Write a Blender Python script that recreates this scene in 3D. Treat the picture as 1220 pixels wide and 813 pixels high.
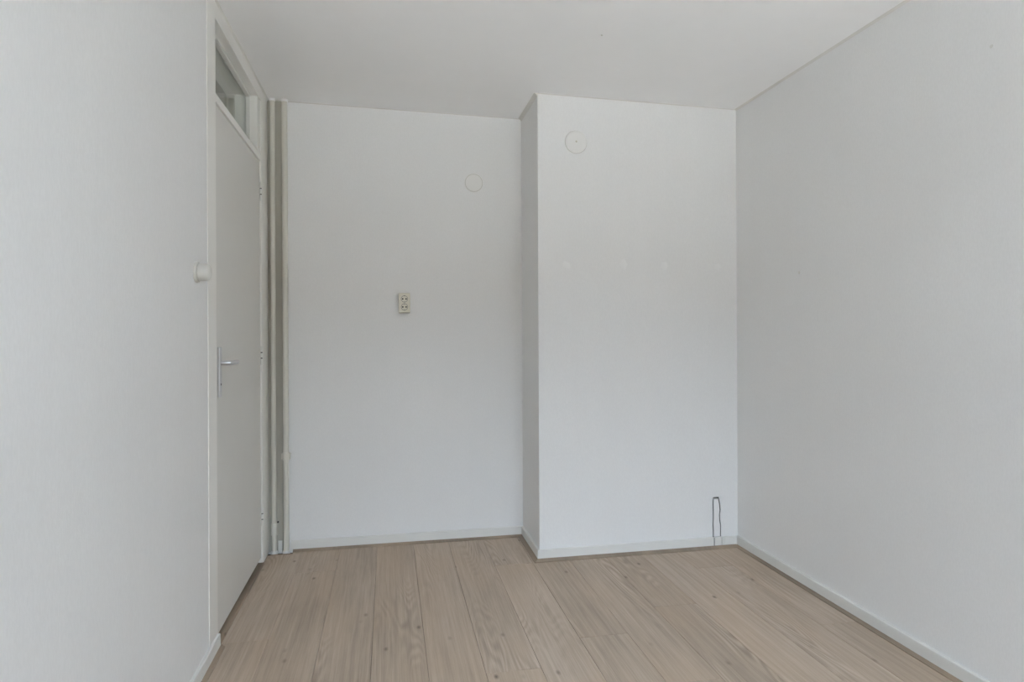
import bpy, bmesh, math, random
from mathutils import Vector, Matrix

for o in list(bpy.data.objects):
    bpy.data.objects.remove(o)
S = bpy.context.scene
COL = S.collection

# ------------------------------------------------------------------ camera
F_PX, PX_W = 759.69, 1220.0
YAW, ROLL = 0.1916, 0.0045
CAM_H = 1.1958
cam = bpy.data.cameras.new('camera')
cam.sensor_fit = 'HORIZONTAL'
cam.sensor_width = 36.0
cam.lens = F_PX / PX_W * 36.0
cam.shift_y = -(406.5 - 395.11) / PX_W
cam.clip_start = 0.02
co = bpy.data.objects.new('camera', cam)
COL.objects.link(co)
r = Vector((math.cos(YAW), -math.sin(YAW), 0))
fw = Vector((math.sin(YAW), math.cos(YAW), 0))
up = Vector((0, 0, 1))
rx = r * math.cos(ROLL) - up * math.sin(ROLL)
ux = up * math.cos(ROLL) + r * math.sin(ROLL)
co.matrix_world = Matrix(((rx.x, ux.x, -fw.x, 0), (rx.y, ux.y, -fw.y, 0), (rx.z, ux.z, -fw.z, CAM_H), (0, 0, 0, 1)))
S.camera = co

# ------------------------------------------------------------------ light
W = bpy.data.worlds.new('overcast_sky')
S.world = W
W.use_nodes = True
wn = W.node_tree
bg = wn.nodes['Background']
# overcast sky: zenith three times as bright as the horizon, the standard overcast distribution
tcw = wn.nodes.new('ShaderNodeTexCoord')
sep = wn.nodes.new('ShaderNodeSeparateXYZ')
mx = wn.nodes.new('ShaderNodeMath')
mx.operation = 'MAXIMUM'
mx.inputs[1].default_value = 0.0
ma = wn.nodes.new('ShaderNodeMath')
ma.operation = 'MULTIPLY_ADD'
SKY = 18.0
ma.inputs[1].default_value = 2.0 * SKY / 3.0
ma.inputs[2].default_value = SKY / 3.0
wn.links.new(tcw.outputs['Generated'], sep.inputs[0])
wn.links.new(sep.outputs[2], mx.inputs[0])
wn.links.new(mx.outputs[0], ma.inputs[0])
wn.links.new(ma.outputs[0], bg.inputs['Strength'])
bg.inputs['Color'].default_value = (0.70, 0.82, 1.0, 1)

sun = bpy.data.lights.new('sun', 'SUN')
sun.energy = 38.0
sun.angle = 0.2
sun.color = (1.0, 0.915, 0.80)
so = bpy.data.objects.new('sun', sun)
COL.objects.link(so)
so.rotation_euler = (math.radians(-42), 0, math.radians(15))      # from behind the house: it never enters the window

# the window's daylight: a portal only guides sampling, it gives no light of its own
WX0, WX1, WZ0, WZ1, WY = -0.30, 1.70, 0.50, 2.34, -0.55
pl = bpy.data.lights.new('window_portal', 'AREA')
pl.shape = 'RECTANGLE'
pl.size, pl.size_y = WX1 - WX0, WZ1 - WZ0
pl.cycles.is_portal = True
po = bpy.data.objects.new('window_portal', pl)
COL.objects.link(po)
po.location = ((WX0 + WX1) / 2, WY - 0.02, (WZ0 + WZ1) / 2)
po.rotation_euler = (math.radians(90), 0, 0)                       # faces into the room (+y)

S.view_settings.view_transform = 'Standard'
S.view_settings.look = 'None'
S.view_settings.exposure = 0.30
S.view_settings.gamma = 1.0
S.view_settings.use_curve_mapping = False
S.cycles.max_bounces = 12
S.cycles.diffuse_bounces = 9
S.cycles.glossy_bounces = 6
S.cycles.transparent_max_bounces = 12
S.cycles.sample_clamp_indirect = 8.0

# ------------------------------------------------------------------ room dimensions (metres)
XL, XR, YB, YF, XC = -0.6405, 1.9008, 3.653, 3.2393, 0.7695
def ceil_z(x, y):
    return 2.45 - 0.0144 * x + 0.0014 * (y - 3)

# ------------------------------------------------------------------ materials
def new_mat(name):
    m = bpy.data.materials.new(name)
    m.use_nodes = True
    nt = m.node_tree
    return m, nt, nt.nodes['Principled BSDF']

def nd(nt, typ, **kw):
    n = nt.nodes.new(typ)
    for k, v in kw.items():
        if k in n.inputs.keys():
            n.inputs[k].default_value = v
        else:
            setattr(n, k, v)
    return n

def mth(nt, op, a, b=None, clamp=False):
    n = nt.nodes.new('ShaderNodeMath')
    n.operation = op
    n.use_clamp = clamp
    for i, v in enumerate((a, b)):
        if v is None:
            continue
        if isinstance(v, (int, float)):
            n.inputs[i].default_value = v
        else:
            nt.links.new(v, n.inputs[i])
    return n.outputs[0]

def mixc(nt, fac, a, b, mode='MIX'):
    n = nt.nodes.new('ShaderNodeMix')
    n.data_type = 'RGBA'
    n.blend_type = mode
    for idx, v in ((0, fac), (6, a), (7, b)):
        if isinstance(v, (int, float)):
            n.inputs[idx].default_value = v
        elif isinstance(v, tuple):
            n.inputs[idx].default_value = v if len(v) == 4 else v + (1,)
        else:
            nt.links.new(v, n.inputs[idx])
    return n.outputs[2]

def scaled(nt, src, sx, sy, sz):
    m = nt.nodes.new('ShaderNodeMapping')
    m.inputs['Scale'].default_value = (sx, sy, sz)
    nt.links.new(src, m.inputs['Vector'])
    return m.outputs[0]

def noise(nt, vec, scale, detail=2.0, rough=0.5, dist=0.0):
    n = nt.nodes.new('ShaderNodeTexNoise')
    n.inputs['Scale'].default_value = scale
    n.inputs['Detail'].default_value = detail
    n.inputs['Roughness'].default_value = rough
    n.inputs['Distortion'].default_value = dist
    nt.links.new(vec, n.inputs['Vector'])
    return n.outputs[0]

def bump(nt, bsdf, height, strength, dist):
    b = nt.nodes.new('ShaderNodeBump')
    b.inputs['Strength'].default_value = strength
    b.inputs['Distance'].default_value = dist
    nt.links.new(height, b.inputs['Height'])
    nt.links.new(b.outputs[0], bsdf.inputs['Normal'])

def ramp(nt, fac, lo, hi):
    n = nt.nodes.new('ShaderNodeMapRange')
    n.inputs[1].default_value = lo
    n.inputs[2].default_value = hi
    nt.links.new(fac, n.inputs[0])
    return n.outputs[0]

def wallpaper(name, col, col2, bmp=0.35, streak=0.35):
    m, nt, b = new_mat(name)
    geo = nd(nt, 'ShaderNodeNewGeometry')
    pos = geo.outputs['Position']
    blot = noise(nt, pos, 2.3, 4, 0.6)
    streaks = noise(nt, scaled(nt, pos, 14, 14, 0.7), 1.0, 3, 0.6)
    f = mth(nt, 'ADD', mth(nt, 'MULTIPLY', blot, 1 - streak), mth(nt, 'MULTIPLY', streaks, streak))
    f = ramp(nt, f, 0.30, 0.70)
    c = mixc(nt, f, col, col2)
    nt.links.new(c, b.inputs['Base Color'])
    weave_t = noise(nt, scaled(nt, pos, 210, 210, 70), 1.0, 2, 0.6)
    c = mixc(nt, mth(nt, 'MULTIPLY', ramp(nt, weave_t, 0.35, 0.65), 0.5), c, tuple(v * 0.955 for v in col2))
    nt.links.new(c, b.inputs['Base Color'])
    b.inputs['Roughness'].default_value = 0.75
    b.inputs['Specular IOR Level'].default_value = 0.25
    weave = noise(nt, scaled(nt, pos, 420, 420, 120), 1.0, 2, 0.6)
    lines = noise(nt, scaled(nt, pos, 150, 150, 6), 1.0, 2, 0.5)
    h = mth(nt, 'ADD', mth(nt, 'MULTIPLY', weave, 0.6), mth(nt, 'MULTIPLY', lines, 0.5))
    bump(nt, b, h, bmp, 0.0015)
    return m

M_WALL = wallpaper('painted_wallpaper', (0.838, 0.838, 0.834), (0.814, 0.813, 0.808))
M_WALL_SIDE = wallpaper('woven_wallpaper', (0.845, 0.844, 0.840), (0.818, 0.816, 0.811), 0.5)

def paint(name, col, rough=0.45, var=0.04, spec=0.4, bmp=0.08):
    m, nt, b = new_mat(name)
    geo = nd(nt, 'ShaderNodeNewGeometry')
    n = noise(nt, geo.outputs['Position'], 9, 4, 0.6)
    dk = tuple(c * (1 - 2 * var) for c in col)
    c = mixc(nt, n, col, dk)
    nt.links.new(c, b.inputs['Base Color'])
    b.inputs['Roughness'].default_value = rough
    b.inputs['Specular IOR Level'].default_value = spec
    if bmp:
        h = noise(nt, geo.outputs['Position'], 160, 2, 0.5)
        bump(nt, b, h, bmp, 0.001)
    return m

M_CEIL = paint('ceiling_paint', (0.93, 0.925, 0.925), 0.85, 0.015, 0.2, 0.15)
M_TRIM = paint('white_gloss_paint', (0.80, 0.79, 0.75), 0.35, 0.02)
M_BASE = paint('baseboard_paint', (0.78, 0.775, 0.745), 0.5, 0.04)
M_FRAME = paint('cream_frame_paint', (0.87, 0.855, 0.815), 0.4, 0.015)
M_DOOR = paint('cream_door_paint', (0.72, 0.705, 0.665), 0.42, 0.015)
M_PIPE = paint('cream_pipe_paint', (0.72, 0.70, 0.63), 0.4, 0.03)
M_PLASTIC = paint('ivory_plastic', (0.78, 0.75, 0.64), 0.3, 0.01, 0.5, 0)
M_PLASTIC_BODY = paint('darker_ivory_plastic', (0.60, 0.57, 0.47), 0.35, 0.02, 0.5, 0)  # darker tone of the ivory, for the socket body and the screw
M_WHITE_PLASTIC = paint('white_plastic', (0.66, 0.65, 0.61), 0.35, 0.01, 0.5, 0)
M_COVER = paint('painted_cover', (0.82, 0.815, 0.795), 0.6, 0.01, 0.3, 0.15)
M_FILLER = paint('wall_filler', (0.87, 0.87, 0.865), 0.9, 0.03, 0.1, 0.5)
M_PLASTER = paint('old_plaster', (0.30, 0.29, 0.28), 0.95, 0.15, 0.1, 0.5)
M_DARK = paint('dark_hole', (0.03, 0.03, 0.03), 0.8, 0.0, 0.2, 0)
M_PINDARK = paint('old_steel', (0.16, 0.155, 0.15), 0.5, 0.05, 0.5, 0)
M_PINGREY = paint('grey_contact', (0.30, 0.29, 0.26), 0.5, 0.05, 0.5, 0)
M_SEAM_SHADE = paint('seam_shade', (0.60, 0.58, 0.54), 0.9, 0.1, 0.1, 0)  # shade around the cover plates, put into the colour of a ring
M_CAULK = paint('grey_caulk', (0.78, 0.765, 0.73), 0.8, 0.06, 0.2, 0.2)
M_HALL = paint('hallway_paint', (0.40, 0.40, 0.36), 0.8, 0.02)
M_GROUND = paint('sunlit_paving', (0.50, 0.49, 0.475), 0.9, 0.1)

m, nt, b = new_mat('brushed_aluminium')
b.inputs['Base Color'].default_value = (0.62, 0.62, 0.63, 1)
b.inputs['Metallic'].default_value = 1.0
geo = nd(nt, 'ShaderNodeNewGeometry')
b.inputs['Roughness'].default_value = 0.32
bump(nt, b, noise(nt, scaled(nt, geo.outputs['Position'], 900, 60, 900), 1.0, 2), 0.1, 0.0005)
M_METAL = m

def glass(name, tint):
    m = bpy.data.materials.new(name)
    m.use_nodes = True
    nt = m.node_tree
    nt.nodes.clear()
    out = nt.nodes.new('ShaderNodeOutputMaterial')
    mix = nt.nodes.new('ShaderNodeMixShader')
    tr = nt.nodes.new('ShaderNodeBsdfTransparent')
    tr.inputs[0].default_value = tint + (1,)
    gl = nt.nodes.new('ShaderNodeBsdfGlossy')
    gl.inputs['Roughness'].default_value = 0.02
    gl.inputs['Color'].default_value = (0.95, 0.97, 0.95, 1)
    # Schlick reflectance, the same from both faces of the thin pane
    g = nt.nodes.new('ShaderNodeNewGeometry')
    dp = nt.nodes.new('ShaderNodeVectorMath')
    dp.operation = 'DOT_PRODUCT'
    nt.links.new(g.outputs['Normal'], dp.inputs[0])
    nt.links.new(g.outputs['Incoming'], dp.inputs[1])
    c = mth(nt, 'SUBTRACT', 1.0, mth(nt, 'ABSOLUTE', dp.outputs['Value']), True)
    f = mth(nt, 'ADD', mth(nt, 'MULTIPLY', mth(nt, 'POWER', c, 5.0), 0.96), 0.04, True)
    nt.links.new(f, mix.inputs[0])
    nt.links.new(tr.outputs[0], mix.inputs[1])
    nt.links.new(gl.outputs[0], mix.inputs[2])
    nt.links.new(mix.outputs[0], out.inputs[0])
    return m
M_GLASS = glass('window_glass', (0.97, 0.985, 0.975))

def wood(name, base, dark, light, along=1, grain=1.0):
    """Greyish oak laminate: plank runs along local y; random shift per object."""
    m, nt, b = new_mat(name)
    tc = nd(nt, 'ShaderNodeTexCoord')
    oi = nd(nt, 'ShaderNodeObjectInfo')
    cmb = nd(nt, 'ShaderNodeCombineXYZ')
    rnd = oi.outputs['Random']
    nt.links.new(mth(nt, 'MULTIPLY', rnd, 37.0), cmb.inputs[0])
    nt.links.new(mth(nt, 'MULTIPLY', rnd, 91.0), cmb.inputs[1])
    nt.links.new(mth(nt, 'MULTIPLY', rnd, 13.0), cmb.inputs[2])
    add = nd(nt, 'ShaderNodeVectorMath', operation='ADD')
    nt.links.new(tc.outputs['Object'], add.inputs[0])
    nt.links.new(cmb.outputs[0], add.inputs[1])
    p = add.outputs[0]
    # cathedral figure: contour lines of a stretched field
    field = noise(nt, scaled(nt, p, 8.5, 1.1, 1), 1.0, 1.5, 0.4, 0.2)
    rings = mth(nt, 'SINE', mth(nt, 'MULTIPLY', field, 120.0))
    rings = ramp(nt, rings, -1.0, 1.0)
    rmask = ramp(nt, noise(nt, scaled(nt, p, 5, 0.9, 1), 1.0, 2), 0.47, 0.68)
    rings = mth(nt, 'MULTIPLY', mth(nt, 'SUBTRACT', rings, 0.5), mth(nt, 'MULTIPLY', rmask, 0.42 * grain))
    fibre = noise(nt, scaled(nt, p, 260, 5.0, 1), 1.0, 4, 0.7)
    fibre2 = noise(nt, scaled(nt, p, 60, 1.6, 1), 1.0, 3, 0.6)
    blot = noise(nt, scaled(nt, p, 7, 2.2, 1), 1.0, 3, 0.55)
    v = mth(nt, 'ADD', mth(nt, 'MULTIPLY', mth(nt, 'SUBTRACT', fibre, 0.5), 0.75 * grain),
            mth(nt, 'MULTIPLY', mth(nt, 'SUBTRACT', fibre2, 0.5), 0.85 * grain))
    v = mth(nt, 'ADD', v, rings)
    v = mth(nt, 'ADD', v, mth(nt, 'MULTIPLY', mth(nt, 'SUBTRACT', blot, 0.5), 0.55))
    v = mth(nt, 'ADD', v, mth(nt, 'MULTIPLY', mth(nt, 'SUBTRACT', rnd, 0.5), 0.16))
    f = mth(nt, 'ADD', v, 0.5, True)
    c = mixc(nt, ramp(nt, f, 0.0, 0.5), dark, base)
    c = mixc(nt, ramp(nt, f, 0.5, 1.0), c, light)
    # warm and cool plank patches
    hue = noise(nt, scaled(nt, p, 4, 1.3, 1), 1.0, 2)
    c = mixc(nt, mth(nt, 'MULTIPLY', ramp(nt, hue, 0.42, 0.66), 0.32), c, (0.54, 0.40, 0.28))
    # knots
    vor = nd(nt, 'ShaderNodeTexVoronoi', voronoi_dimensions='2D')
    vor.inputs['Scale'].default_value = 1.0
    nt.links.new(scaled(nt, p, 8.0, 4.2, 1), vor.inputs['Vector'])
    sc = nd(nt, 'ShaderNodeSeparateColor')
    nt.links.new(vor.outputs['Color'], sc.inputs[0])
    kn = mth(nt, 'MULTIPLY', ramp(nt, vor.outputs['Distance'], 0.085, 0.012), ramp(nt, sc.outputs[0], 0.66, 1.0))
    c = mixc(nt, mth(nt, 'MULTIPLY', kn, 0.85, True), c, (0.12, 0.088, 0.065))
    nt.links.new(c, b.inputs['Base Color'])
    b.inputs['Roughness'].default_value = 0.55
    b.inputs['Specular IOR Level'].default_value = 0.3
    bump(nt, b, fibre, 0.12, 0.0006)
    return m

M_OAK = wood('grey_oak_laminate', (0.465, 0.372, 0.29), (0.297, 0.232, 0.177), (0.615, 0.51, 0.42))
M_OAK_TRIM = wood('oak_scotia', (0.27, 0.215, 0.165), (0.19, 0.15, 0.115), (0.36, 0.30, 0.24), grain=0.5)

m, nt, b = new_mat('subfloor')
b.inputs['Base Color'].default_value = (0.05, 0.042, 0.035, 1)
b.inputs['Roughness'].default_value = 0.9
M_SUB = m

# ------------------------------------------------------------------ mesh helpers
def link(name, me, mat, parent=None, smooth=False):
    o = bpy.data.objects.new(name, me)
    COL.objects.link(o)
    if mat and not me.materials:
        me.materials.append(mat)
    if parent:
        o.parent = parent
    if smooth:
        for p in me.polygons:
            p.use_smooth = True
    return o

def bm_obj(name, bm, mat, parent=None, smooth=False):
    bmesh.ops.recalc_face_normals(bm, faces=bm.faces)
    me = bpy.data.meshes.new(name)
    bm.to_mesh(me)
    bm.free()
    o = link(name, me, mat, parent)
    if smooth:
        for p in me.polygons:
            p.use_smooth = True
        me.set_sharp_from_angle(angle=math.radians(35))
    return o

def box_bm(x0, x1, y0, y1, z0, z1, bevel=0.0, seg=2):
    bm = bmesh.new()
    bmesh.ops.create_cube(bm, size=1)
    for v in bm.verts:
        v.co = Vector(((x0 + x1) / 2 + v.co.x * (x1 - x0), (y0 + y1) / 2 + v.co.y * (y1 - y0), (z0 + z1) / 2 + v.co.z * (z1 - z0)))
    if bevel:
        bmesh.ops.bevel(bm, geom=bm.edges[:], offset=bevel, segments=seg, affect='EDGES', profile=0.5)
    return bm

def box(name, x0, x1, y0, y1, z0, z1, mat, parent=None, bevel=0.0, seg=2):
    return bm_obj(name, box_bm(x0, x1, y0, y1, z0, z1, bevel, seg), mat, parent)

def prism(name, prof, p0, p1, side, mat, parent=None):
    """Profile [(out, up)] swept from p0 to p1 on the floor plan; side = outward unit vector; ends may be mitred (m0, m1)."""
    p0, p1, s = Vector(p0), Vector(p1), Vector(side)
    bm = bmesh.new()
    a = [bm.verts.new(p0 + s * u + Vector((0, 0, w))) for u, w in prof]
    c = [bm.verts.new(p1 + s * u + Vector((0, 0, w))) for u, w in prof]
    n = len(prof)
    for i in range(n):
        bm.faces.new((a[i], a[(i + 1) % n], c[(i + 1) % n], c[i]))
    bm.faces.new(a)
    bm.faces.new(c)
    return bm_obj(name, bm, mat, parent)

def sweep(name, prof, path, mat, parent=None):
    """path: list of (point, outward) pairs with mitred outward vectors."""
    bm = bmesh.new()
    rows = []
    for p, s in path:
        rows.append([bm.verts.new(Vector(p) + Vector(s) * u + Vector((0, 0, w))) for u, w in prof])
    n = len(prof)
    for a, c in zip(rows, rows[1:]):
        for i in range(n):
            bm.faces.new((a[i], a[(i + 1) % n], c[(i + 1) % n], c[i]))
    bm.faces.new(rows[0])
    bm.faces.new(rows[-1])
    return bm_obj(name, bm, mat, parent)

def lathe(name, prof, mat, parent=None, n=40, axis='Z', loc=(0, 0, 0), smooth=True, caps=True):
    """prof: [(radius, height)]; axis: which way the height points."""
    bm = bmesh.new()
    rings = []
    for rr, h in prof:
        if rr < 1e-6:
            rings.append([bm.verts.new((0, 0, h))])
        else:
            rings.append([bm.verts.new((rr * math.cos(2 * math.pi * i / n), rr * math.sin(2 * math.pi * i / n), h)) for i in range(n)])
    for a, c in zip(rings, rings[1:]):
        for i in range(n):
            j = (i + 1) % n
            if len(a) == 1 and len(c) > 1:
                bm.faces.new((a[0], c[i], c[j]))
            elif len(c) == 1 and len(a) > 1:
                bm.faces.new((a[i], a[j], c[0]))
            elif len(a) > 1:
                bm.faces.new((a[i], a[j], c[j], c[i]))
    if caps and len(rings[0]) > 1:
        bm.faces.new(rings[0][::-1])
    if caps and len(rings[-1]) > 1:
        bm.faces.new(rings[-1])
    R = {'Z': Matrix.Identity(4), 'X': Matrix.Rotation(math.pi / 2, 4, 'Y'), '-Y': Matrix.Rotation(math.pi / 2, 4, 'X')}[axis]
    bmesh.ops.transform(bm, matrix=Matrix.Translation(loc) @ R, verts=bm.verts)
    return bm_obj(name, bm, mat, parent, smooth)

def tube(name, pts, rad, mat, parent=None, n=20):
    bm = bmesh.new()
    pts = [Vector(p) for p in pts]
    rows = []
    for i, p in enumerate(pts):
        t = (pts[min(i + 1, len(pts) - 1)] - pts[max(i - 1, 0)]).normalized()
        ref = Vector((0, 0, 1)) if abs(t.z) < 0.9 else Vector((1, 0, 0))
        u = t.cross(ref).normalized()
        v = t.cross(u)
        rows.append([bm.verts.new(p + (u * math.cos(2 * math.pi * k / n) + v * math.sin(2 * math.pi * k / n)) * rad) for k in range(n)])
    for a, c in zip(rows, rows[1:]):
        for k in range(n):
            bm.faces.new((a[k], a[(k + 1) % n], c[(k + 1) % n], c[k]))
    bm.faces.new(rows[0])
    bm.faces.new(rows[-1])
    return bm_obj(name, bm, mat, parent, True)

def empty(name, loc=(0, 0, 0)):
    o = bpy.data.objects.new(name, None)
    o.empty_display_size = 0.1
    COL.objects.link(o)
    o.location = loc
    return o

def kid(o, parent):
    """parent an object built in world coordinates under an empty placed elsewhere"""
    o.parent = parent
    o.matrix_parent_inverse = Matrix.Translation(-Vector(parent.location))
    return o

def struct(o, label):
    o['kind'] = 'structure'
    o['label'] = label
    return o

def tag(o, label, cat, group=None):
    o['label'] = label
    o['category'] = cat
    if group:
        o['group'] = group
    return o

# ------------------------------------------------------------------ shell
TOP = 2.60
struct(box('wall_left', XL - 0.15, XL, WY - 0.2, 2.470, -0.12, TOP, M_WALL_SIDE), 'white wallpapered side wall beside the door')
struct(box('wall_right', XR, XR + 0.15, WY - 0.2, YB, -0.12, TOP, M_WALL_SIDE), 'long white wallpapered wall without openings')
struct(box('wall_back', XL - 0.15, XR + 0.15, YB, YB + 0.15, -0.12, TOP, M_WALL), 'white recessed wall with the double socket')

M_PIPE_SHADE = paint('pipe_shade_paint', (0.52, 0.50, 0.44), 0.95, 0.08, 0.1, 0.4)  # shade behind the pipes, put into the colour of a thin wall strip
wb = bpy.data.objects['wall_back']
bs = box('shade_strip', XL - 0.01, -0.541, YB - 0.0012, YB + 0.01, 0.0, 2.48, M_PIPE_SHADE, wb)
bs['label'] = 'wall strip behind the pipes, coloured darker for the shade there'

# chimney breast: front sheet has the open wall chase cut into it
CH_L = [(1.7505, 0.060), (1.7500, 0.105), (1.7475, 0.125), (1.7505, 0.150), (1.7510, 0.178), (1.7500, 0.205), (1.7490, 0.232), (1.7500, 0.262), (1.7530, 0.277)]
CH_R = [(1.7860, 0.277), (1.7895, 0.262), (1.7955, 0.232), (1.7975, 0.205), (1.7935, 0.178), (1.7945, 0.150), (1.7985, 0.125), (1.7990, 0.105), (1.7985, 0.060)]
CHX0, CHX1 = CH_L[0][0], CH_R[-1][0]
def chimney():
    bm = bmesh.new()
    # front in rows of quads around a slot that runs from the floor up to the chase outline
    V = {}
    def vt(x, z):
        k = (round(x, 5), round(z, 5))
        if k not in V:
            V[k] = bm.verts.new((x, YF, z))
        return V[k]
    L = [(CHX0, -0.12)] + CH_L
    R = [(CHX1, -0.12)] + CH_R[::-1]
    XE = XR + 0.05
    for p, q in zip(L, L[1:]):
        bm.faces.new((vt(XC, p[1]), vt(*p), vt(*q), vt(XC, q[1])))
    for p, q in zip(R, R[1:]):
        bm.faces.new((vt(*p), vt(XE, p[1]), vt(XE, q[1]), vt(*q)))
    zt = L[-1][1]
    cols = [XC, L[-1][0], R[-1][0], XE]
    for x0, x1 in zip(cols, cols[1:]):
        bm.faces.new((vt(x0, zt), vt(x1, zt), vt(x1, TOP), vt(x0, TOP)))
    slot = [vt(*p) for p in L + R[::-1]]
    # slot sides and bottom 22 mm deep
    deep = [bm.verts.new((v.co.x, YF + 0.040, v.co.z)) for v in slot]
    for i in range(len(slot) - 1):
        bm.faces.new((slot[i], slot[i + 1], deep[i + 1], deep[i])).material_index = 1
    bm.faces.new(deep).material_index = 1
    # flank and back
    q = [bm.verts.new(p) for p in ((XC, YF, -0.12), (XC, YB + 0.1, -0.12), (XC, YB + 0.1, TOP), (XC, YF, TOP))]
    bm.faces.new(q)
    bmesh.ops.remove_doubles(bm, verts=bm.verts, dist=1e-5)
    o = bm_obj('wall_chimney', bm, M_WALL)
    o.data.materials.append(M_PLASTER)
    return o
wch = struct(chimney(), 'white chimney breast wall jutting into the room')
# loose plaster strip sitting in the chase
bm = bmesh.new()
gap = 0.0062
left = [(x + gap, z) for x, z in CH_L[:-1]] + [(CH_L[-1][0] + 0.002, CH_L[-1][1] - 0.001)]
right = [(CH_R[0][0] - 0.002, CH_R[0][1] - 0.010)] + [(x - gap, z) for x, z in CH_R[1:]]
left[-1] = (left[-1][0], left[-1][1] - 0.007)
fr_ = [bm.verts.new((x, YF - 0.0015 + 0.001 * math.sin(7 * i), z)) for i, (x, z) in enumerate(left + right)]
ff = bm.faces.new(fr_)
ex = bmesh.ops.extrude_face_region(bm, geom=[ff])
bmesh.ops.translate(bm, vec=(0, 0.02, 0), verts=[g for g in ex['geom'] if isinstance(g, bmesh.types.BMVert)])
bmesh.ops.triangulate(bm, faces=[f for f in bm.faces if len(f.verts) > 4])
cs = bm_obj('plaster_strip', bm, M_WALL, wch)
cs['label'] = 'loose plaster strip with dark cracks down both sides'
# four filled screw holes
random.seed(4)
for k, (x, z) in enumerate(((0.923, 1.544), (1.239, 1.553), (1.470, 1.546), (1.787, 1.546))):
    bm = bmesh.new()
    n = 18
    ctr = bm.verts.new((x, YF - 0.0022, z))
    ring = []
    for i in range(n):
        a = 2 * math.pi * i / n
        rr = 0.021 * (0.75 + 0.45 * random.random())
        ring.append(bm.verts.new((x + rr * math.cos(a), YF - 0.0002, z + rr * math.sin(a) * (1.15 if k in (1, 2) else 0.95))))
    for i in range(n):
        bm.faces.new((ctr, ring[i], ring[(i + 1) % n]))
    fp = bm_obj('filler_patch', bm, M_FILLER, wch, True)
    fp['label'] = 'dab of white filler over an old screw hole'

# ceiling, slightly out of level
def slab(name, pts, thick, mat):
    bm = bmesh.new()
    lo = [bm.verts.new(p) for p in pts]
    hi = [bm.verts.new((p[0], p[1], p[2] + thick)) for p in pts]
    bm.faces.new(lo)
    bm.faces.new(hi)
    for i in range(len(lo)):
        j = (i + 1) % len(lo)
        bm.faces.new((lo[i], lo[j], hi[j], hi[i]))
    return bm_obj(name, bm, mat)
cx0, cx1, cy0, cy1 = XL - 0.2, XR + 0.2, WY - 0.25, YB + 0.2
ceil = struct(slab('ceiling', [(x, y, ceil_z(x, y)) for x, y in ((cx0, cy0), (cx1, cy0), (cx1, cy1), (cx0, cy1))], 0.25, M_CEIL), 'smooth pale ceiling')
sp = lathe('ceiling_speck', [(0, 0.0), (0.0045, 0.0), (0.0045, 0.002), (0, 0.002)], M_CAULK, ceil, 12, 'Z', (0.884, 2.551, ceil_z(0.884, 2.551) - 0.0018))

# front wall (behind the camera) with the window that lights the room
wf = box('wall_front', XL - 0.15, WX0, WY - 0.2, WY, -0.12, TOP, M_WALL)
struct(wf, 'white wall with a wide window')
for a in ((WX1, XR + 0.15, -0.12, TOP), (WX0, WX1, -0.12, WZ0), (WX0, WX1, WZ1, TOP)):
    box('wall_panel', a[0], a[1], WY - 0.2, WY, a[2], a[3], M_WALL, wf)
win = struct(empty('window_1', ((WX0 + WX1) / 2, WY - 0.1, WZ0)), 'wide white framed window')
wx = [WX0, WX0 + 0.055, (WX0 + WX1) / 2 - 0.03, (WX0 + WX1) / 2 + 0.03, WX1 - 0.055, WX1]
for i in (0, 2, 4):
    kid(box('window_frame', wx[i], wx[i + 1], WY - 0.13, WY - 0.06, WZ0, WZ1, M_TRIM, None, 0.004), win)
for i in (1, 3):
    kid(box('window_frame', wx[i], wx[i + 1], WY - 0.13, WY - 0.06, WZ0, WZ0 + 0.055, M_TRIM, None, 0.004), win)
    kid(box('window_frame', wx[i], wx[i + 1], WY - 0.13, WY - 0.06, WZ1 - 0.055, WZ1, M_TRIM, None, 0.004), win)
    kid(box('window_pane', wx[i], wx[i + 1], WY - 0.098, WY - 0.094, WZ0 + 0.05, WZ1 - 0.05, M_GLASS), win)
kid(box('window_sill', WX0 - 0.03, WX1 + 0.03, WY - 0.06, WY + 0.12, WZ0 - 0.03, WZ0, M_TRIM, None, 0.005), win)
struct(box('ground', -60, 60, -90, WY - 0.3, -3.3, -3.2, M_GROUND), 'sunlit paving outside the window')

M_BLOCKER_BRICK = paint('blocker_dark_brick', (0.075, 0.062, 0.05), 0.9, 0.1)
M_BLOCKER_ROOF = paint('blocker_roof_tiles', (0.09, 0.08, 0.075), 0.9, 0.1)
hs = struct(box('blocker_building', -45, 45, -32, -22, -3.3, 4.2, M_BLOCKER_BRICK), 'unseen low row of dark brick houses, put across the street to dim the horizon')  # unseen row, placed and darkened to cut light from the horizon
prism('blocker_roof', [(-0.4, 4.1), (5.0, 7.4), (10.4, 4.1)], (-45, -22, 0), (45, -22, 0), (0, -1, 0), M_BLOCKER_ROOF, hs)

# unseen partitions and slab, added outside the window to cut slanting daylight
M_BAFFLE_CONC = paint('baffle_grey_concrete', (0.32, 0.31, 0.30), 0.9, 0.08)
lg = struct(box('wall_baffle', XL - 0.12, XL + 0.02, WY - 2.1, WY - 0.2, -3.3, 2.9, M_BAFFLE_CONC), 'unseen concrete partitions and slab added outside the window to cut daylight')
box('wall_panel', WX1 + 0.02, WX1 + 0.16, WY - 2.1, WY - 0.2, -3.3, 2.9, M_BAFFLE_CONC, lg)  # second added partition, unseen, cuts slanting daylight
box('baffle_slab', XL - 0.12, XR + 0.12, WY - 0.9, WY - 0.25, 2.72, 2.9, M_BAFFLE_CONC, lg)

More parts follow.
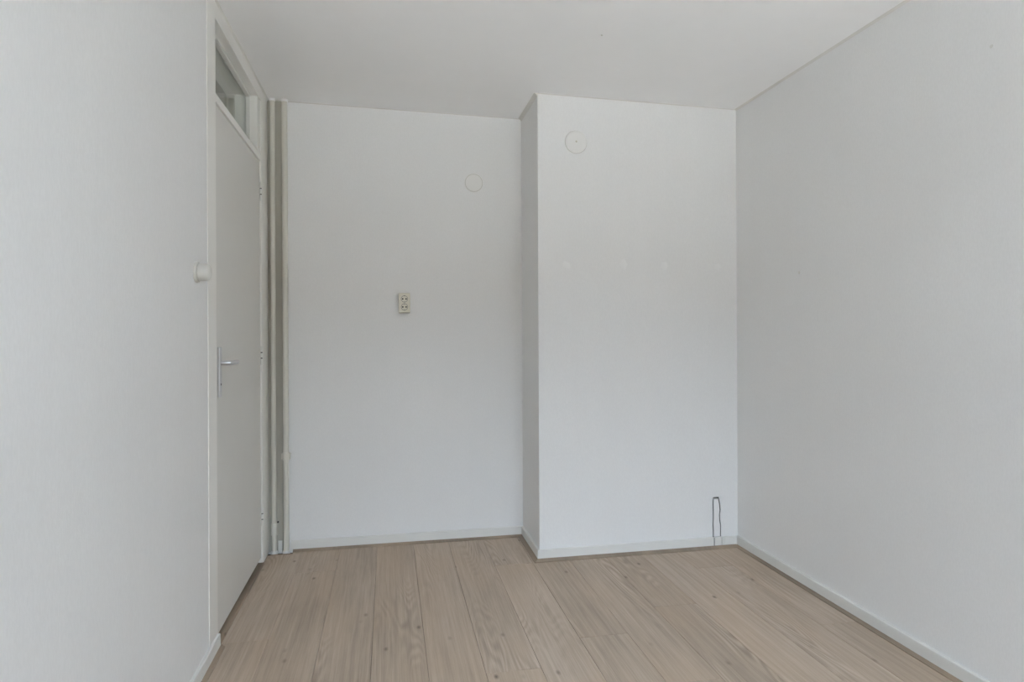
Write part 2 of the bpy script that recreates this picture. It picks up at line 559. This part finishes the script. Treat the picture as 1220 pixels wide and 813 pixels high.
# hallway behind the door
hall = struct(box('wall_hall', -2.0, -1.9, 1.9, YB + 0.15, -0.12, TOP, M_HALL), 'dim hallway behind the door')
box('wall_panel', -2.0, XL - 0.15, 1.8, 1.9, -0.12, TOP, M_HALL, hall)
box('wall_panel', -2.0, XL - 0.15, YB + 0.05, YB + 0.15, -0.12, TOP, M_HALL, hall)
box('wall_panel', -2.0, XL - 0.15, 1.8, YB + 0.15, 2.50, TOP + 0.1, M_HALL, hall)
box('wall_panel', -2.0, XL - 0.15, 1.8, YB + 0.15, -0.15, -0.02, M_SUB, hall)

# ------------------------------------------------------------------ floor: subfloor and laminate planks
fl = struct(box('floor', XL - 0.2, XR + 0.1, WY - 0.1, YB + 0.1, -0.14, -0.009, M_SUB), 'greige oak laminate plank floor')
PITCH, X0 = 0.198, -0.660
FLX0, FLX1, FLY0, FLY1 = XL - 0.001, XR - 0.006, WY, YB - 0.006
joints = [2.62, 3.31, 1.90, 1.99, 1.84, 2.205, 3.213, 2.39, 2.015, 2.59, 1.88, 2.97, 2.3]
LEN = 1.86
cache = {}
def plank(x0, x1, y0, y1):
    w, l = round(x1 - x0, 4), round(y1 - y0, 4)
    if (w, l) not in cache:
        bm = box_bm(-w / 2 + 0.0004, w / 2 - 0.0004, 0.0004, l - 0.0004, -0.0085, 0, 0)
        es = [e for e in bm.edges if all(v.co.z > -0.001 for v in e.verts)]
        bmesh.ops.bevel(bm, geom=es, offset=0.0011, segments=1, affect='EDGES')
        bmesh.ops.recalc_face_normals(bm, faces=bm.faces)
        me = bpy.data.meshes.new('plank')
        bm.to_mesh(me)
        bm.free()
        me.materials.append(M_OAK)
        cache[(w, l)] = me
    o = link('plank', cache[(w, l)], None, fl)
    o.location = ((x0 + x1) / 2, y0, 0)
for k, j in enumerate(joints):
    xa, xb = max(X0 + PITCH * k, FLX0), min(X0 + PITCH * (k + 1), FLX1)
    if xb - xa < 0.01:
        continue
    ymax = FLY1
    if xa < -0.5:
        ymax = 3.604                                                # floor stops short of the pipes
    if xa >= XC - 0.05:
        ymax = YF - 0.006
    cuts = [FLY0, ymax] + [j + LEN * n for n in range(-3, 3) if FLY0 + 0.02 < j + LEN * n < ymax - 0.02]
    cuts.sort()
    for y0, y1 in zip(cuts, cuts[1:]):
        plank(xa, xb, y0, y1)

plank(-0.514, X0 + PITCH, 3.604, FLY1)                              # beside the pipes
plank(X0 + 7 * PITCH, XC - 0.006, YF - 0.006, FLY1)                 # along the chimney flank

# ------------------------------------------------------------------ baseboards and scotia mouldings
HB, TB = 0.0585, 0.0125
BPROF = [(0, 0.004), (TB, 0.004), (TB, HB - 0.003), (TB - 0.003, HB), (0, HB)]
MO = TB + 0.013
MPROF = [(TB - 0.001, 0.0), (MO, 0.0), (MO, 0.004), (MO - 0.004, 0.006), (TB + 0.004, 0.010), (TB + 0.001, 0.013), (TB - 0.001, 0.013)]
struct(sweep('baseboard_left', BPROF, [((XL, WY, 0), (1, 0, 0)), ((XL, 2.580, 0), (1, 0, 0))], M_BASE), 'white baseboard ending at the door frame')
struct(sweep('baseboard_right', BPROF, [((XR, WY, 0), (-1, 0, 0)), ((XR, YF, 0), (-1, 0, 0))], M_BASE), 'white baseboard along the long bare wall')
struct(sweep('baseboard_back', BPROF, [((-0.527, YB, 0), (0, -1, 0)), ((XC, YB, 0), (0, -1, 0))], M_BASE), 'white baseboard under the double socket')
g1, g2 = CHX0, CHX1
bbc = struct(sweep('baseboard_chimney', BPROF, [((XC, YB - TB, 0), (-1, 0, 0)), ((XC, YF, 0), (-1, -1, 0)), ((g1, YF, 0), (0, -1, 0))], M_BASE), 'white baseboard wrapping the chimney breast, cut at the wall chase')
sweep('baseboard_piece', BPROF, [((g1 + 0.0045, YF, 0), (0, -1, 0)), ((g2 - 0.003, YF, 0), (0, -1, 0))], M_BASE, bbc)
sweep('baseboard_piece', BPROF, [((g2 + 0.0015, YF, 0), (0, -1, 0)), ((g2 + 0.014, YF, 0), (0, -1, 0))], M_BASE, bbc)
sweep('baseboard_piece', BPROF, [((g2 + 0.0155, YF, 0), (0, -1, 0)), ((XR - TB, YF, 0), (0, -1, 0))], M_BASE, bbc)
box('dark_slit', g1 - 0.004, g1 + 0.0046, YF - TB + 0.0015, YF - 0.001, 0.004, HB - 0.004, M_DARK, bbc)  # dark block filling the cut in the baseboard
struct(sweep('baseboard_corner', [(0, 0.0), (0.010, 0.0), (0.010, 0.062), (0, 0.062)], [((-0.592, YB, 0), (0, -1, 0)), ((-0.572, YB, 0), (0, -1, 0))], M_BASE), 'stub of white baseboard between the two pipes')

struct(sweep('trim_1', MPROF, [((XL, WY, 0), (1, 0, 0)), ((XL, 2.588, 0), (1, 0, 0))], M_OAK_TRIM), 'thin oak scotia below the baseboard beside the door')
struct(sweep('trim_2', MPROF, [((XR, WY, 0), (-1, 0, 0)), ((XR, YF - TB, 0), (-1, 0, 0))], M_OAK_TRIM), 'thin oak scotia below the long wall baseboard')
struct(sweep('trim_3', MPROF, [((-0.515, YB, 0), (0, -1, 0)), ((XC - TB, YB, 0), (0, -1, 0))], M_OAK_TRIM), 'thin oak scotia below the baseboard under the socket')
MO2 = TB + 0.021
MPROF2 = [(TB - 0.001, 0.0), (MO2, 0.0), (MO2, 0.004), (MO2 - 0.005, 0.006), (TB + 0.005, 0.011), (TB + 0.001, 0.014), (TB - 0.001, 0.014)]
struct(sweep('trim_4', MPROF2, [((XC, YB - TB, 0), (-1, 0, 0)), ((XC, YF, 0), (-1, -1, 0)), ((XR - TB - 0.006, YF, 0), (0, -1, 0))], M_OAK_TRIM), 'thin oak scotia around the chimney breast')
struct(box('trim_5', XL - 0.085, XL + 0.006, 2.586, 3.48, -0.008, 0.009, M_OAK_TRIM, None, 0.003), 'oak threshold strip under the door')
struct(box('trim_6', XL + 0.012, -0.512, 3.602, 3.609, -0.008, 0.003, M_OAK_TRIM, None, 0.0015), 'small oak edging strip in front of the pipes')
# fillets of caulk where walls meet the ceiling
def caulk(name, a, b_, side, label, w=0.010):
    za, zb = ceil_z(*a) + 0.001, ceil_z(*b_) + 0.001
    bm = bmesh.new()
    s = Vector((side[0], side[1], 0))
    rows = []
    for (x, y), z in ((a, za), (b_, zb)):
        P = Vector((x, y, z))
        rows.append([bm.verts.new(P - s * 0.002), bm.verts.new(P + s * w), bm.verts.new(P + s * w * 0.35 - Vector((0, 0, w * 0.35))), bm.verts.new(P - s * 0.002 - Vector((0, 0, w)))])
    for i in range(4):
        bm.faces.new((rows[0][i], rows[0][(i + 1) % 4], rows[1][(i + 1) % 4], rows[1][i]))
    bm.faces.new(rows[0])
    bm.faces.new(rows[1])
    struct(bm_obj(name, bm, M_CAULK), label)
caulk('trim_7', (XR, WY), (XR, YF), (-1, 0), 'caulk line between the long wall and the ceiling', 0.012)
caulk('trim_8', (XC, YB), (XC, YF), (-1, 0), 'wide caulk line between chimney flank and ceiling', 0.020)
caulk('trim_9', (XC, YF), (XR, YF), (0, -1), 'caulk line between chimney front and ceiling', 0.007)
caulk('trim_10', (XL, YB), (XC, YB), (0, -1), 'caulk line between recessed wall and ceiling', 0.007)
caulk('trim_11', (XL, 2.47), (XL, YB), (1, 0), 'caulk line above the door frame', 0.012)

# ------------------------------------------------------------------ door with frame and transom light
door = struct(empty('door_1', (XL - 0.05, 3.0, 0)), 'flush cream door with a transom light in a cream frame')
def D(o):
    return kid(o, door)
FX0, FX1 = XL - 0.15, XL + 0.0025
D(box('frame_stile', FX0, FX1, 2.470, 2.584, 0.0, 2.475, M_FRAME, None, 0.0025))['label'] = 'latch side frame stile'
D(box('frame_stile', FX0, FX1 - 0.002, 3.474, YB - 0.002, 0.0, 2.475, M_FRAME, None, 0.0025))['label'] = 'hinge side frame stile'
D(box('frame_head', FX0, FX1 - 0.001, 2.584, 3.474, 2.392, 2.475, M_FRAME, None, 0.0025))
D(box('transom_rail', FX0, FX1 - 0.004, 2.584, 3.474, 2.080, 2.112, M_FRAME, None, 0.0025))
D(box('transom_jamb', FX0, FX1 - 0.005, 3.402, 3.474, 2.112, 2.392, M_FRAME, None, 0.0025))
# door stop behind the leaf keeps the hallway dark
D(box('door_stop', FX0, XL - 0.050, 3.440, 3.474, 0.0, 2.080, M_FRAME))
D(box('door_stop', FX0, XL - 0.050, 2.584, 2.610, 0.0, 2.080, M_FRAME))
D(box('door_stop', FX0, XL - 0.050, 2.610, 3.440, 2.050, 2.080, M_FRAME))
leaf = D(box('door_leaf', XL - 0.0475, XL - 0.0075, 2.588, 3.469, 0.036, 2.076, M_DOOR, None, 0.002))
GX = -0.697
D(box('transom_pane', GX - 0.003, GX, 2.584, 3.402, 2.112, 2.392, M_GLASS))
b0, b1 = GX, XL - 0.037
D(box('glazing_bead', b0, b1, 2.584, 3.402, 2.380, 2.392, M_TRIM, None, 0.002))
D(box('glazing_bead', b0, b1, 2.584, 3.402, 2.112, 2.124, M_TRIM, None, 0.002))
D(box('glazing_bead', b0, b1, 3.390, 3.402, 2.124, 2.380, M_TRIM, None, 0.002))
D(box('glazing_bead', b0, b1, 2.584, 2.596, 2.124, 2.380, M_TRIM, None, 0.002))

def sub(o):
    o.parent = leaf
    return o
# long back plate and lever
LX = XL - 0.0075
hp = sub(box('handle_plate', LX - 0.001, LX + 0.009, 2.632, 2.664, 0.945, 1.140, M_METAL, None, 0.0025, 2))
hp['label'] = 'long brushed metal handle plate'
lv = sub(tube('door_lever', [(LX + 0.006, 2.647, 1.078), (LX + 0.030, 2.647, 1.078), (LX + 0.040, 2.650, 1.078), (LX + 0.045, 2.660, 1.078), (LX + 0.046, 2.680, 1.078), (LX + 0.046, 2.748, 1.0775)], 0.0095, M_METAL))
lv['label'] = 'brushed metal door lever'
kh = sub(lathe('keyhole', [(0, 0), (0.004, 0), (0.004, 0.0008), (0, 0.0008)], M_DARK, None, 16, 'X', (LX + 0.009, 2.647, 0.995)))
# three painted hinges
for z0, z1 in ((1.878, 1.968), (1.035, 1.122), (0.205, 0.292)):
    t3 = (z1 - z0) / 3
    R1, R2 = 0.0072, 0.0030
    prof = [(0, z0 - 0.005), (0.005, z0 - 0.005), (R1, z0 - 0.001)]
    for q in (1, 2):
        zc = z0 + t3 * q
        prof += [(R1, zc - 0.003), (R2, zc - 0.003), (R2, zc + 0.003), (R1, zc + 0.003)]
    prof += [(R1, z1 + 0.001), (0.005, z1 + 0.005), (0, z1 + 0.005)]
    hz = D(lathe('hinge', prof, M_TRIM, None, 18, 'Z', (XL - 0.001, 3.4715, 0)))
    kid(box('hinge_leaf', XL - 0.0085, XL + 0.0012, 3.476, 3.494, z0 + t3 + 0.004, z1 - t3 - 0.004, M_TRIM, None, 0.0008), door)
    for q in (1, 2):
        zc = z0 + t3 * q
        D(lathe('hinge_pin', [(0, zc - 0.003), (0.0046, zc - 0.003), (0.0046, zc + 0.003), (0, zc + 0.003)], M_PINDARK, None, 14, 'Z', (XL - 0.001, 3.4715, 0)))

# ------------------------------------------------------------------ heating pipes in the corner
PY = 3.632
def pipe(x, rad, label, coupling=None, clamp=None):
    t = empty('heating_pipe', (x, PY, -0.005))
    tag(t, label, 'pipe', 'heating pipes in the corner')
    zt = ceil_z(x, PY) + 0.004
    if coupling:
        p = lathe('pipe_tube', [(rad * 0.93, -0.006), (rad * 0.93, coupling[0] + 0.01), (rad, coupling[0] + 0.012), (rad, zt)], M_PIPE, None, 24, 'Z', (x, PY, 0))
    else:
        p = lathe('pipe_tube', [(rad, -0.006), (rad, zt)], M_PIPE, None, 24, 'Z', (x, PY, 0))
    kid(p, t)
    kid(lathe('floor_collar', [(rad * 0.9, -0.004), (rad + 0.005, -0.004), (rad + 0.005, 0.010), (rad + 0.003, 0.013), (rad * 0.9, 0.014)], M_BASE, None, 24, 'Z', (x, PY, 0)), t)
    kid(lathe('ceiling_collar', [(rad * 0.9, zt - 0.016), (rad + 0.002, zt - 0.014), (rad + 0.005, zt - 0.003), (rad + 0.005, zt), (rad * 0.9, zt)], M_CEIL, None, 24, 'Z', (x, PY, 0)), t)
    if coupling:
        c0, c1 = coupling
        kid(lathe('pipe_coupling', [(rad * 0.9, c0), (rad + 0.0035, c0), (rad + 0.0035, c1 - 0.004), (rad + 0.001, c1), (rad * 0.9, c1)], M_PIPE, None, 24, 'Z', (x, PY, 0)), t)
        kid(lathe('bracket_screw', [(0, 0), (0.004, 0), (0.004, 0.012), (0, 0.012)], M_DARK, None, 12, '-Y', (x + 0.021, PY - 0.002, c1 + 0.006)), t)
    if clamp:
        c0, c1 = clamp
        cl = kid(lathe('pipe_clamp', [(rad * 0.9, c0), (rad + 0.003, c0), (rad + 0.003, c1), (rad * 0.9, c1)], M_PIPE, None, 24, 'Z', (x, PY, 0)), t)
        kid(box('clamp_lug', x - rad - 0.009, x - rad + 0.002, PY - 0.004, YB, c0 + 0.006, c1 - 0.006, M_PIPE, None, 0.001), t)
        kid(box('clamp_lug', x + rad - 0.002, x + rad + 0.008, PY - 0.004, YB, c0 + 0.006, c1 - 0.006, M_PIPE, None, 0.001), t)
    return t
pipe(-0.6105, 0.0128, 'cream heating pipe with a coupling near the floor, next to the door frame', coupling=(0.100, 0.165))
pipe(-0.5480, 0.0150, 'cream heating pipe with a wall clamp at knee height, beside the recessed wall', clamp=(0.502, 0.545))

# ------------------------------------------------------------------ double wall socket
sx, sz = 0.0895, 1.3585
so_ = empty('wall_socket', (sx, YB, sz))
tag(so_, 'ivory surface-mounted double wall socket on the recessed wall', 'socket')
kid(box('socket_body', sx - 0.032, sx + 0.032, YB - 0.022, YB, sz - 0.056, sz + 0.056, M_PLASTIC_BODY, None, 0.003), so_)
def socket_face():
    # front plate with two round wells
    bm = bmesh.new()
    n = 28
    yf, yw, R = YB - 0.034, YB - 0.0255, 0.0195
    hw, hh = 0.0298, 0.0525
    wells = (0.0225, -0.0225)
    outer = [(-hw, -hh), (hw, -hh), (hw, 0), (hw, hh), (-hw, hh), (-hw, 0)]
    ov = [bm.verts.new((sx + x, yf, sz + z)) for x, z in outer]
    back = [bm.verts.new((sx + x * 1.03, YB - 0.0215, sz + z * 1.02)) for x, z in outer]
    for i in range(6):
        bm.faces.new((ov[i], ov[(i + 1) % 6], back[(i + 1) % 6], back[i]))
    mid = bm.edges.new((ov[2], ov[5]))
    for wz, loop in ((wells[1], (ov[0], ov[1], ov[2], ov[5])), (wells[0], (ov[5], ov[2], ov[3], ov[4]))):
        ring = [bm.verts.new((sx + R * math.cos(2 * math.pi * i / n), yf, sz + wz + R * math.sin(2 * math.pi * i / n))) for i in range(n)]
        deep = [bm.verts.new((v.co.x, yw, v.co.z)) for v in ring]
        re = [bm.edges.new((ring[i], ring[(i + 1) % n])) for i in range(n)]
        le = []
        for i in range(4):
            e = bm.edges.get((loop[i], loop[(i + 1) % 4])) or bm.edges.new((loop[i], loop[(i + 1) % 4]))
            le.append(e)
        bmesh.ops.triangle_fill(bm, edges=re + le, use_beauty=True)
        for i in range(n):
            bm.faces.new((ring[i], ring[(i + 1) % n], deep[(i + 1) % n], deep[i]))
        bm.faces.new(deep)
    return bm_obj('socket_face', bm, M_PLASTIC, None)
kid(socket_face(), so_)
for wz in (0.0225, -0.0225):
    for dx in (-0.0095, 0.0095):
        kid(lathe('contact_hole', [(0, 0), (0.0044, 0), (0.0044, 0.0006), (0, 0.0006)], M_DARK, None, 14, '-Y', (sx + dx, YB - 0.0256, sz + wz)), so_)
    for s in (1, -1):
        kid(box('earth_clip', sx - 0.0028, sx + 0.0028, YB - 0.0335, YB - 0.025, sz + wz + s * 0.0188 - 0.0034, sz + wz + s * 0.0188 + 0.0030, M_PINDARK), so_)
    kid(lathe('well_ring', [(0.0168, 0.0002), (0.0168, 0.0010), (0.0192, 0.0010), (0.0192, 0.0002), (0.0168, 0.0002)], M_PINGREY, None, 32, '-Y', (sx, YB - 0.0256, sz + wz), False, False), so_)

# ------------------------------------------------------------------ round cover plates
c1 = empty('cover_plate', (0.488, YB, 2.054))
tag(c1, 'flush round cover plate painted over on the recessed wall, above the socket', 'cover plate', 'round cover plates on the walls')
kid(lathe('cover_disc', [(0, 0.0035), (0.046, 0.0035), (0.0485, 0.0025), (0.0492, 0.0), (0, 0.0)], M_COVER, None, 48, '-Y', (0.488, YB, 2.054)), c1)
kid(lathe('cover_rim', [(0.0505, 0.0), (0.0505, 0.0012), (0.0530, 0.0010), (0.0550, 0.0), (0.0505, 0.0)], M_COVER, None, 48, '-Y', (0.488, YB, 2.054)), c1)
kid(lathe('cover_shade_ring', [(0.0488, 0.0), (0.0488, 0.0012), (0.0512, 0.0012), (0.0512, 0.0), (0.0488, 0.0)], M_SEAM_SHADE, None, 48, '-Y', (0.488, YB, 2.054), False, False), c1)  # shade in the gap, painted as a ring
c2 = empty('cover_plate', (0.977, YF, 2.194))
tag(c2, 'proud round cover plate with a centre screw, high on the chimney breast', 'cover plate', 'round cover plates on the walls')
kid(lathe('cover_disc', [(0, 0.014), (0.030, 0.0138), (0.048, 0.0125), (0.055, 0.0105), (0.0585, 0.0065), (0.0590, 0.0), (0, 0.0)], M_COVER, None, 48, '-Y', (0.977, YF, 2.194)), c2)
kid(lathe('cover_shade_ring', [(0.0588, 0.0), (0.0588, 0.0016), (0.0606, 0.0012), (0.0606, 0.0), (0.0588, 0.0)], M_SEAM_SHADE, None, 48, '-Y', (0.977, YF, 2.194), False, False), c2)  # shadow along the plate's edge, painted as a ring
kid(lathe('centre_screw', [(0, 0.0162), (0.0035, 0.0158), (0.0055, 0.0135), (0.0055, 0.010), (0, 0.010)], M_PLASTIC_BODY, None, 16, '-Y', (0.975, YF, 2.194)), c2)

# ------------------------------------------------------------------ round fixture beside the door
fy, fz = 2.330, 1.402
fx = empty('wall_fixture', (XL, fy, fz))
tag(fx, 'small round white plastic wall fixture with domed cap beside the door frame', 'wall fixture')
kid(lathe('base_flange', [(0.0, 0.0), (0.0360, 0.0), (0.0365, 0.004), (0.0345, 0.009), (0.031, 0.0105), (0, 0.0105)], M_WHITE_PLASTIC, None, 48, 'X', (XL, fy, fz)), fx)
cap = kid(lathe('domed_cap', [(0.0, 0.009), (0.0270, 0.009), (0.0270, 0.0120), (0.0298, 0.0125), (0.0300, 0.030), (0.0285, 0.037), (0.0250, 0.0425), (0.0195, 0.046), (0.010, 0.0480), (0, 0.0485)], M_WHITE_PLASTIC, None, 48, 'X', (XL, fy, fz)), fx)

# small marks on the long wall
wr = bpy.data.objects['wall_right']
for y, z, rr in ((1.712, 2.103, 0.006), (2.691, 1.467, 0.008)):
    lathe('wall_speck', [(0, 0.0), (rr, 0.0), (rr * 0.7, -0.0012), (0, -0.0014)], M_CAULK, wr, 14, 'X', (XR, y, z))
